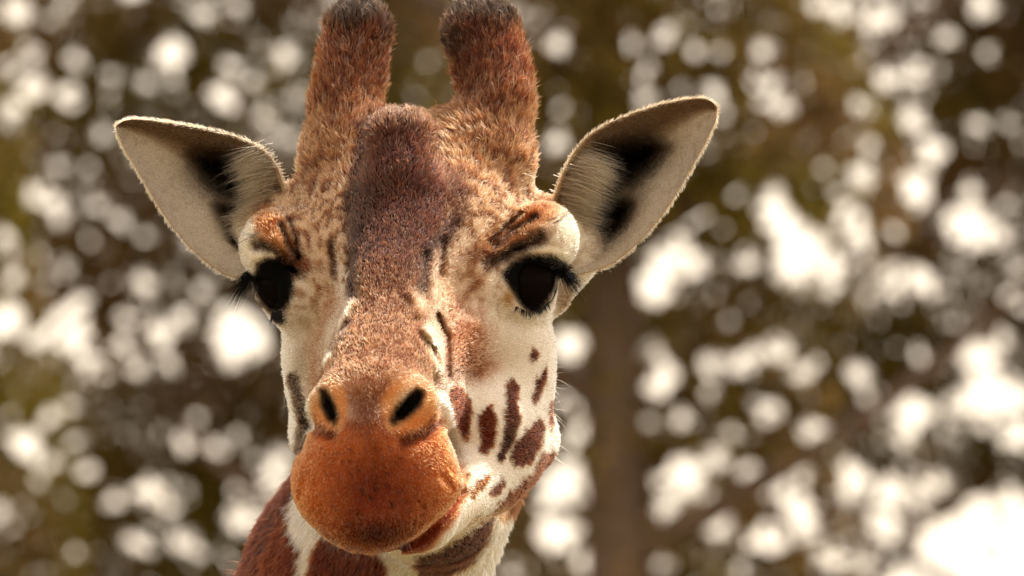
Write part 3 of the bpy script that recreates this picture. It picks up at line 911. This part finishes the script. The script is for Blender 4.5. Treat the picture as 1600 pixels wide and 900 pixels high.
print('colouring')
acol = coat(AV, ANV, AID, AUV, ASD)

skin, t, b = new_mat('coat_skin')
at = t.nodes.new('ShaderNodeAttribute'); at.attribute_name = 'coat'
t.links.new(at.outputs['Color'], b.inputs['Base Color'])
b.inputs['Roughness'].default_value = 0.75
b.inputs['Specular IOR Level'].default_value = 0.06

gir = bpy.data.objects.new('giraffe', None)
scene.collection.objects.link(gir)
gir.location = (-1.65, 0.52, 0)
gir['label'] = 'giraffe with orange muzzle and brown furry horns looking straight ahead'
gir['category'] = 'giraffe'
GO = np.array([-1.65, 0.52, 0])
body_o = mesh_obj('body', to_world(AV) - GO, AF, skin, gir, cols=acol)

# eyes
eyem, t, b = new_mat('eye_dark')
b.inputs['Base Color'].default_value = (0.006, 0.004, 0.003, 1)
b.inputs['Roughness'].default_value = 0.05
b.inputs['Specular IOR Level'].default_value = 0.012
for c_, r in (EYE_L, EYE_R):
    nu, nv = 40, 24
    th = np.linspace(0, 2 * math.pi, nu, endpoint=False); ph = np.linspace(0.001, math.pi - .001, nv)
    vs = np.array([[math.sin(q) * math.cos(s), math.sin(q) * math.sin(s), math.cos(q)] for q in ph for s in th]) * r + c_
    fs = np.array([(i * nu + j, (i + 1) * nu + j, (i + 1) * nu + (j + 1) % nu, i * nu + (j + 1) % nu) for i in range(nv - 1) for j in range(nu)])
    mesh_obj('eye', to_world(vs) - GO, fs, eyem, gir)

# ------------------------------------------------------------------ fur
furm = bpy.data.materials.new('fur')
furm.use_nodes = True
t = furm.node_tree
t.nodes.clear()
o_ = t.nodes.new('ShaderNodeOutputMaterial')
hb = t.nodes.new('ShaderNodeBsdfHairPrincipled')
hb.parametrization = 'COLOR'
at = t.nodes.new('ShaderNodeAttribute'); at.attribute_name = 'coat'
t.links.new(at.outputs['Color'], hb.inputs['Color'])
hb.inputs['Roughness'].default_value = 0.45
hb.inputs['Radial Roughness'].default_value = 0.6
hb.inputs['Random Roughness'].default_value = 0.2
t.links.new(hb.outputs[0], o_.inputs[0])

lashm, t, b = new_mat('black_lash')
b.inputs['Base Color'].default_value = (0.004, 0.003, 0.003, 1)
b.inputs['Roughness'].default_value = 0.6
b.inputs['Specular IOR Level'].default_value = 0.15

def hair_obj(name, pts, rad, cols, parent, mat=furm):
    """pts (n, k, 3) local; rad (n, k); cols (n, 3)"""
    n, k, _ = pts.shape
    hc = bpy.data.hair_curves.new(name)
    hc.add_curves([k] * n)
    pos = (to_world(pts.reshape(-1, 3)) - GO).astype(np.float32)
    hc.attributes['position'].data.foreach_set('vector', pos.ravel())
    ra = hc.attributes.get('radius') or hc.attributes.new('radius', 'FLOAT', 'POINT')
    ra.data.foreach_set('value', rad.astype(np.float32).ravel())
    ca = hc.attributes.new('coat', 'FLOAT_COLOR', 'POINT')
    grade = np.linspace(.72, 1.28, k)[None, :, None]
    cp = np.clip(cols[:, None, :] * grade, .002, .9).reshape(-1, 3)
    ca.data.foreach_set('color', np.c_[cp, np.ones(n * k)].astype(np.float32).ravel())
    hc.materials.append(mat)
    o = bpy.data.objects.new(name, hc)
    scene.collection.objects.link(o)
    o.parent = parent
    return o

tri = np.concatenate([AF[:, [0, 1, 2]], AF[:, [0, 2, 3]]])
ctr = AV[tri].mean(1)
cpx, cpy, cw = to_px(ctr)
cr = np.cross(AV[tri[:, 1]] - AV[tri[:, 0]], AV[tri[:, 2]] - AV[tri[:, 0]])
area = np.linalg.norm(cr, axis=1) / 2
tn = cr / (2 * area[:, None] + 1e-12)
wgt = area * np.clip((1750 - cpy) / 700, 0, 1) * (cw > -.7)
wgt *= np.where(tn[:, 1] < .25, 1.0, .35)
hid = AID[tri[:, 0]]
inside = np.zeros(len(ctr), bool)                      # ear sheet buried in the head grows nothing
em = np.nonzero(hid > 0)[0]
inside[em] = sdf(ctr[em]) < -.001
wgt[inside] = 0
NH = 580000
pick = np.searchsorted(np.cumsum(wgt) / wgt.sum(), rng.random(NH))
pick = np.minimum(pick, len(tri) - 1)
r1, r2 = np.sqrt(rng.random(NH)), rng.random(NH)
bc = np.stack([1 - r1, r1 * (1 - r2), r1 * r2], -1)[:, :, None]
T3 = tri[pick]
root = (AV[T3] * bc).sum(1)
nrm = (ANV[T3] * bc).sum(1); nrm /= np.linalg.norm(nrm, axis=1)[:, None] + 1e-9
huv = (AUV[T3] * bc).sum(1); hsd = ASD[T3[:, 0]]; hpid = AID[T3[:, 0]]
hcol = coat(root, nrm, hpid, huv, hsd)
hx, hy, hw = to_px(root)
# direction of growth
nose = L(585, 655, .30)
dirv = root - nose
dirv /= np.linalg.norm(dirv, axis=1)[:, None] + 1e-9
horn = np.clip((270 - hy) / 60, 0, 1)[:, None] * ((hpid == 0) & (hw < .06))[:, None]
ocx = np.where(hx < 655, 545, 765)
hornd = np.stack([(hx - ocx) * .012, 0 * hx - .2, np.ones(NH)], -1)
dirv = dirv * (1 - horn) + hornd * horn
neck = ((hpid == 0) & (((hw < -.09) & (hy > 560)) | (hy > 960)))[:, None]
dirv = np.where(neck, np.array([-.5, .2, -1.0]), dirv)
mzm = np.clip((hy - 660) / 25, 0, 1)[:, None] * (hw > .15)[:, None]
mzd = np.stack([(hx - 588) * .010, 0 * hx, -np.ones(NH)], -1)
dirv = dirv * (1 - mzm) + mzd * mzm
ev, eu = huv[:, 1], huv[:, 0]
isear = hpid > 0
sgn = np.where(hpid == 1, -1.0, 1.0)
eard = np.stack([sgn * (.6 + .5 * eu), 0 * hx - .1, .8 - 2.0 * ev + .25], -1)
dirv = np.where(isear[:, None], eard, dirv)
dirv += 0.35 * (np.stack([fbm(root, 70, 71), fbm(root, 70, 72), fbm(root, 70, 73)], -1) - .5) * 2
tang = dirv - (dirv * nrm).sum(1)[:, None] * nrm
tang /= np.linalg.norm(tang, axis=1)[:, None] + 1e-9
# lengths
ln = np.full(NH, .0036)
ln = np.where((hy < 470) & (hx > 440) & (hx < 800), .0042, ln)
ln = np.where((hy < 300) & (hpid == 0), .0062 + .0036 * np.clip((300 - hy) / 120, 0, 1), ln)
knobm = np.hypot((hx - 622) / 70, (hy - 215) / 70) < 1
ln = np.where(knobm & (hw > .02), .0066, ln)
ln = np.where(hw > .15, .0037, ln)
ln = np.where(mzm[:, 0] > .5, .0025, ln)
nst = np.minimum(np.hypot((hx - 514) / 33, (hy - 632) / 46), np.hypot((hx - 640) / 48, (hy - 634) / 46)) < 1
ln = np.where(nst & (hw > .2), .0028, ln)
ln = np.where(neck[:, 0], .009, ln)
rimm = np.minimum(np.minimum(ev, 1 - ev), (1 - eu) * .6) < .014
ln = np.where(isear, np.where(rimm, .0045, .0026), ln)
ln = np.where(isear & (hsd > .5), .005, ln)
eyed = np.minimum(np.hypot((hx - 426) / 36, (hy - 447) / 47), np.hypot((hx - 830) / 47, (hy - 446) / 49)) < 1
ln = np.where(eyed & (hw > -.06) & (hpid == 0), .0022, ln)
ln *= rng.uniform(.6, 1.35, NH)
lift = np.where(isear & rimm, .9, np.where(mzm[:, 0] > .5, .28, .25)) * rng.uniform(.5, 1.5, NH)
lift = np.where(horn[:, 0] > .5, .42 * rng.uniform(.4, 1.5, NH), lift)
jit = rng.normal(0, .13, (NH, 3)) + np.where(isear, .3, np.where(hy < 260, 1.0, .6))[:, None] * (np.stack([value_noise(root, 260, 81), value_noise(root, 260, 82), value_noise(root, 260, 83)], -1) - .5)
d1 = tang + lift[:, None] * nrm + jit
d1 /= np.linalg.norm(d1, axis=1)[:, None]
d2 = tang * 1.0 + (lift * .25)[:, None] * nrm + jit * 1.6
d2 /= np.linalg.norm(d2, axis=1)[:, None]
pts = np.stack([root - nrm * .0006, root + d1 * (ln * .5)[:, None], root + d1 * (ln * .5)[:, None] + d2 * (ln * .5)[:, None]], 1)
rr = np.where(mzm[:, 0] > .5, .00028, .00034) * rng.uniform(.7, 1.3, NH) * np.where(isear & rimm, .6, 1.0)
rad = np.stack([rr, rr * .8, rr * .12], 1)
hcol = hcol * np.exp(rng.normal(-.08, 1, NH) * np.where((hy < 480) & ~isear, .52, np.where(mzm[:, 0] > .5, .26, .36)))[:, None] * (.72 + .56 * value_noise(root, 330, 91))[:, None]
pale = ((rng.random(NH) < np.where(hy < 250, .16, .10)) & (hw > -.08) & (hy < 600) & (hcol.mean(1) > .02) & ~isear)[:, None]
hcol = np.where(pale, hcol * .6 + np.array([.26, .17, .11]), hcol)
hcol = np.clip(hcol, .002, .92)
# no hair inside nostrils
bad = (np.minimum(poly_dist(hx, hy, np.array([(505, 614), (513, 635), (523, 656)])) - 7, poly_dist(hx, hy, np.array([(652, 616), (638, 632), (620, 655)])) - 8) < 0) & (hw > .2)
for c_, r in (EYE_L, EYE_R):
    bad |= np.linalg.norm(root - c_, axis=1) < r + .0006
ok = ~bad
ok &= ~(eyed & (hw > -.06) & (hpid == 0) & (np.minimum(np.hypot((hx - 426) / 34, (hy - 447) / 43), np.hypot((hx - 830) / 44, (hy - 446) / 46)) < .92))
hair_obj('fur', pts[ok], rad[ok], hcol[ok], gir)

# long pale hair from the inner edge of each ear across the hollow, and eyelashes, whiskers, mane
def bundle(n, rootf, dirf, lenf, bend, r0, colf, k=5):
    P_, R_, C_ = [], [], []
    for i in range(n):
        s = rng.random()
        a = rootf(s); d = np.array(dirf(s), float); d /= np.linalg.norm(d); l = lenf(s) * rng.uniform(.7, 1.2)
        bb = np.array(bend(s), float)
        q = [a + d * l * x + bb * l * x * x for x in np.linspace(0, 1, k)]
        P_.append(q); R_.append([r0 * (1.05 - x) for x in np.linspace(0, 1, k)]); C_.append(colf(s))
    return np.array(P_), np.array(R_), np.array(C_)
def lerp_path(path):
    path = np.array(path, float)
    def f(s):
        x = s * (len(path) - 1); i = min(int(x), len(path) - 2)
        return path[i] + (path[i + 1] - path[i]) * (x - i)
    return f
E1 = lerp_path([L(404, 236, -.03), L(420, 262, -.03), L(432, 292, -.035), L(420, 325, -.05), L(400, 345, -.05)])
E2 = lerp_path([L(914, 242, -.032), L(896, 270, -.032), L(884, 300, -.037), L(878, 345, -.05), L(886, 385, -.05)])
ecol = lambda s: s2l(np.array((214, 186, 150)) * rng.uniform(.4, 1.1)) * .8
A1 = bundle(1500, lambda s: E1(s) + rng.normal(0, .005, 3), lambda s: (-1 + rng.normal(0, .12), -.25 + rng.normal(0, .2), -.35 + .2 * s + rng.normal(0, .15)), lambda s: .032, lambda s: (0, .35, -.1), .00028, ecol)
A2 = bundle(1800, lambda s: E2(s) + rng.normal(0, .005, 3), lambda s: (1 + rng.normal(0, .12), -.25 + rng.normal(0, .2), -.30 + .2 * s + rng.normal(0, .15)), lambda s: .036, lambda s: (0, .35, -.1), .00028, ecol)
hair_obj('ear_hair', *[np.concatenate(q) for q in zip(A1, A2)], gir)
blk = lambda s: np.array((.006, .005, .004)) * rng.uniform(.6, 2)
def lashes(eye, pts, n, dirf, length):
    f = lerp_path([on_eye(eye, x, y, .003, 0) for x, y in pts])
    return bundle(n, lambda s: f(s) + rng.normal(0, .0012, 3), dirf, length, lambda s: (0, -.05, -.35 + rng.normal(0, .15)), .00033, blk)
B1 = lashes(EYE_L, [(400, 424), (408, 410), (425, 405), (443, 414)], 640, lambda s: (-1.0 + 1.0 * s + rng.normal(0, .2), -.5, -.62 - .1 * s + rng.normal(0, .2)), lambda s: .031 - .017 * s)
B2 = lashes(EYE_R, [(800, 412), (826, 402), (850, 402), (866, 412), (871, 426)], 900, lambda s: (-.1 + 1.0 * s + rng.normal(0, .2), -.6, -.5 + .15 * s + rng.normal(0, .2)), lambda s: .012 + .019 * s ** 2)
B3 = bundle(70, lerp_path([L(425, 487, .045), L(440, 486, .05)]), lambda s: (-.2 + .3 * s, -.4, -1), lambda s: .012, lambda s: (0, .1, 0), .00035, blk)
B4 = bundle(110, lerp_path([L(806, 478, .06), L(830, 490, .062), L(856, 474, .058)]), lambda s: (-.3 + .8 * s, -.4, -1), lambda s: .0075, lambda s: (0, .1, 0), .00025, blk)
hair_obj('eyelash', *[np.concatenate(q) for q in zip(B1, B2, B3, B4)], gir, lashm)
M0 = lerp_path([L(492, 735, -.24), L(458, 792, -.25), L(422, 850, -.255), L(380, 915, -.26), L(330, 1000, -.27)])
mcol = lambda s: s2l(np.array((64, 28, 18)) * rng.uniform(.5, 1.2)) * .8
MN = bundle(2600, lambda s: M0(s) + np.array([.012, .012, 0]) + rng.normal(0, .007, 3), lambda s: (-1 + rng.normal(0, .2), rng.normal(0, .3), .15 + rng.normal(0, .2)), lambda s: .017, lambda s: (0, 0, -.25), .0004, mcol)
hair_obj('mane', *MN, gir)
# stray long hairs on brows, jaw edge and lip
pale_h = lambda s: s2l(np.array((225, 205, 180)) * rng.uniform(.7, 1.05)) * .8
W1 = bundle(7, lerp_path([L(450, 560, .0), L(454, 630, -.01), L(468, 690, -.02)]), lambda s: (-1, -.2, rng.normal(-.4, .8)), lambda s: .013, lambda s: (.1, 0, rng.normal(0, .8)), .00016, pale_h)
W2 = bundle(14, lerp_path([L(866, 560, -.02), L(868, 640, -.02), L(866, 720, -.03)]), lambda s: (1, -.2, rng.normal(-.3, .4)), lambda s: .014, lambda s: (0, 0, rng.normal(0, .4)), .00022, pale_h)
W3 = bundle(9, lerp_path([L(872, 352, .075), L(850, 345, .08)]), lambda s: (1, -.5, .5 + rng.normal(0, .4)), lambda s: .035, lambda s: (0, 0, -.15), .00022, blk)
W4 = bundle(9, lerp_path([L(395, 372, .05), L(405, 362, .06)]), lambda s: (-1, -.5, .3 + rng.normal(0, .4)), lambda s: .03, lambda s: (0, 0, -.15), .00022, blk)
W5 = bundle(40, lerp_path([L(470, 800, .33), L(520, 845, .345), L(575, 862, .345), L(640, 845, .34)]), lambda s: (-.6 + 1.0 * s + rng.normal(0, .3), -.6, -.7), lambda s: .013, lambda s: (0, 0, -.2), .0002, blk)
hair_obj('whisker', *[np.concatenate(q) for q in zip(W1, W2, W3, W4, W5)], gir)
print('done')
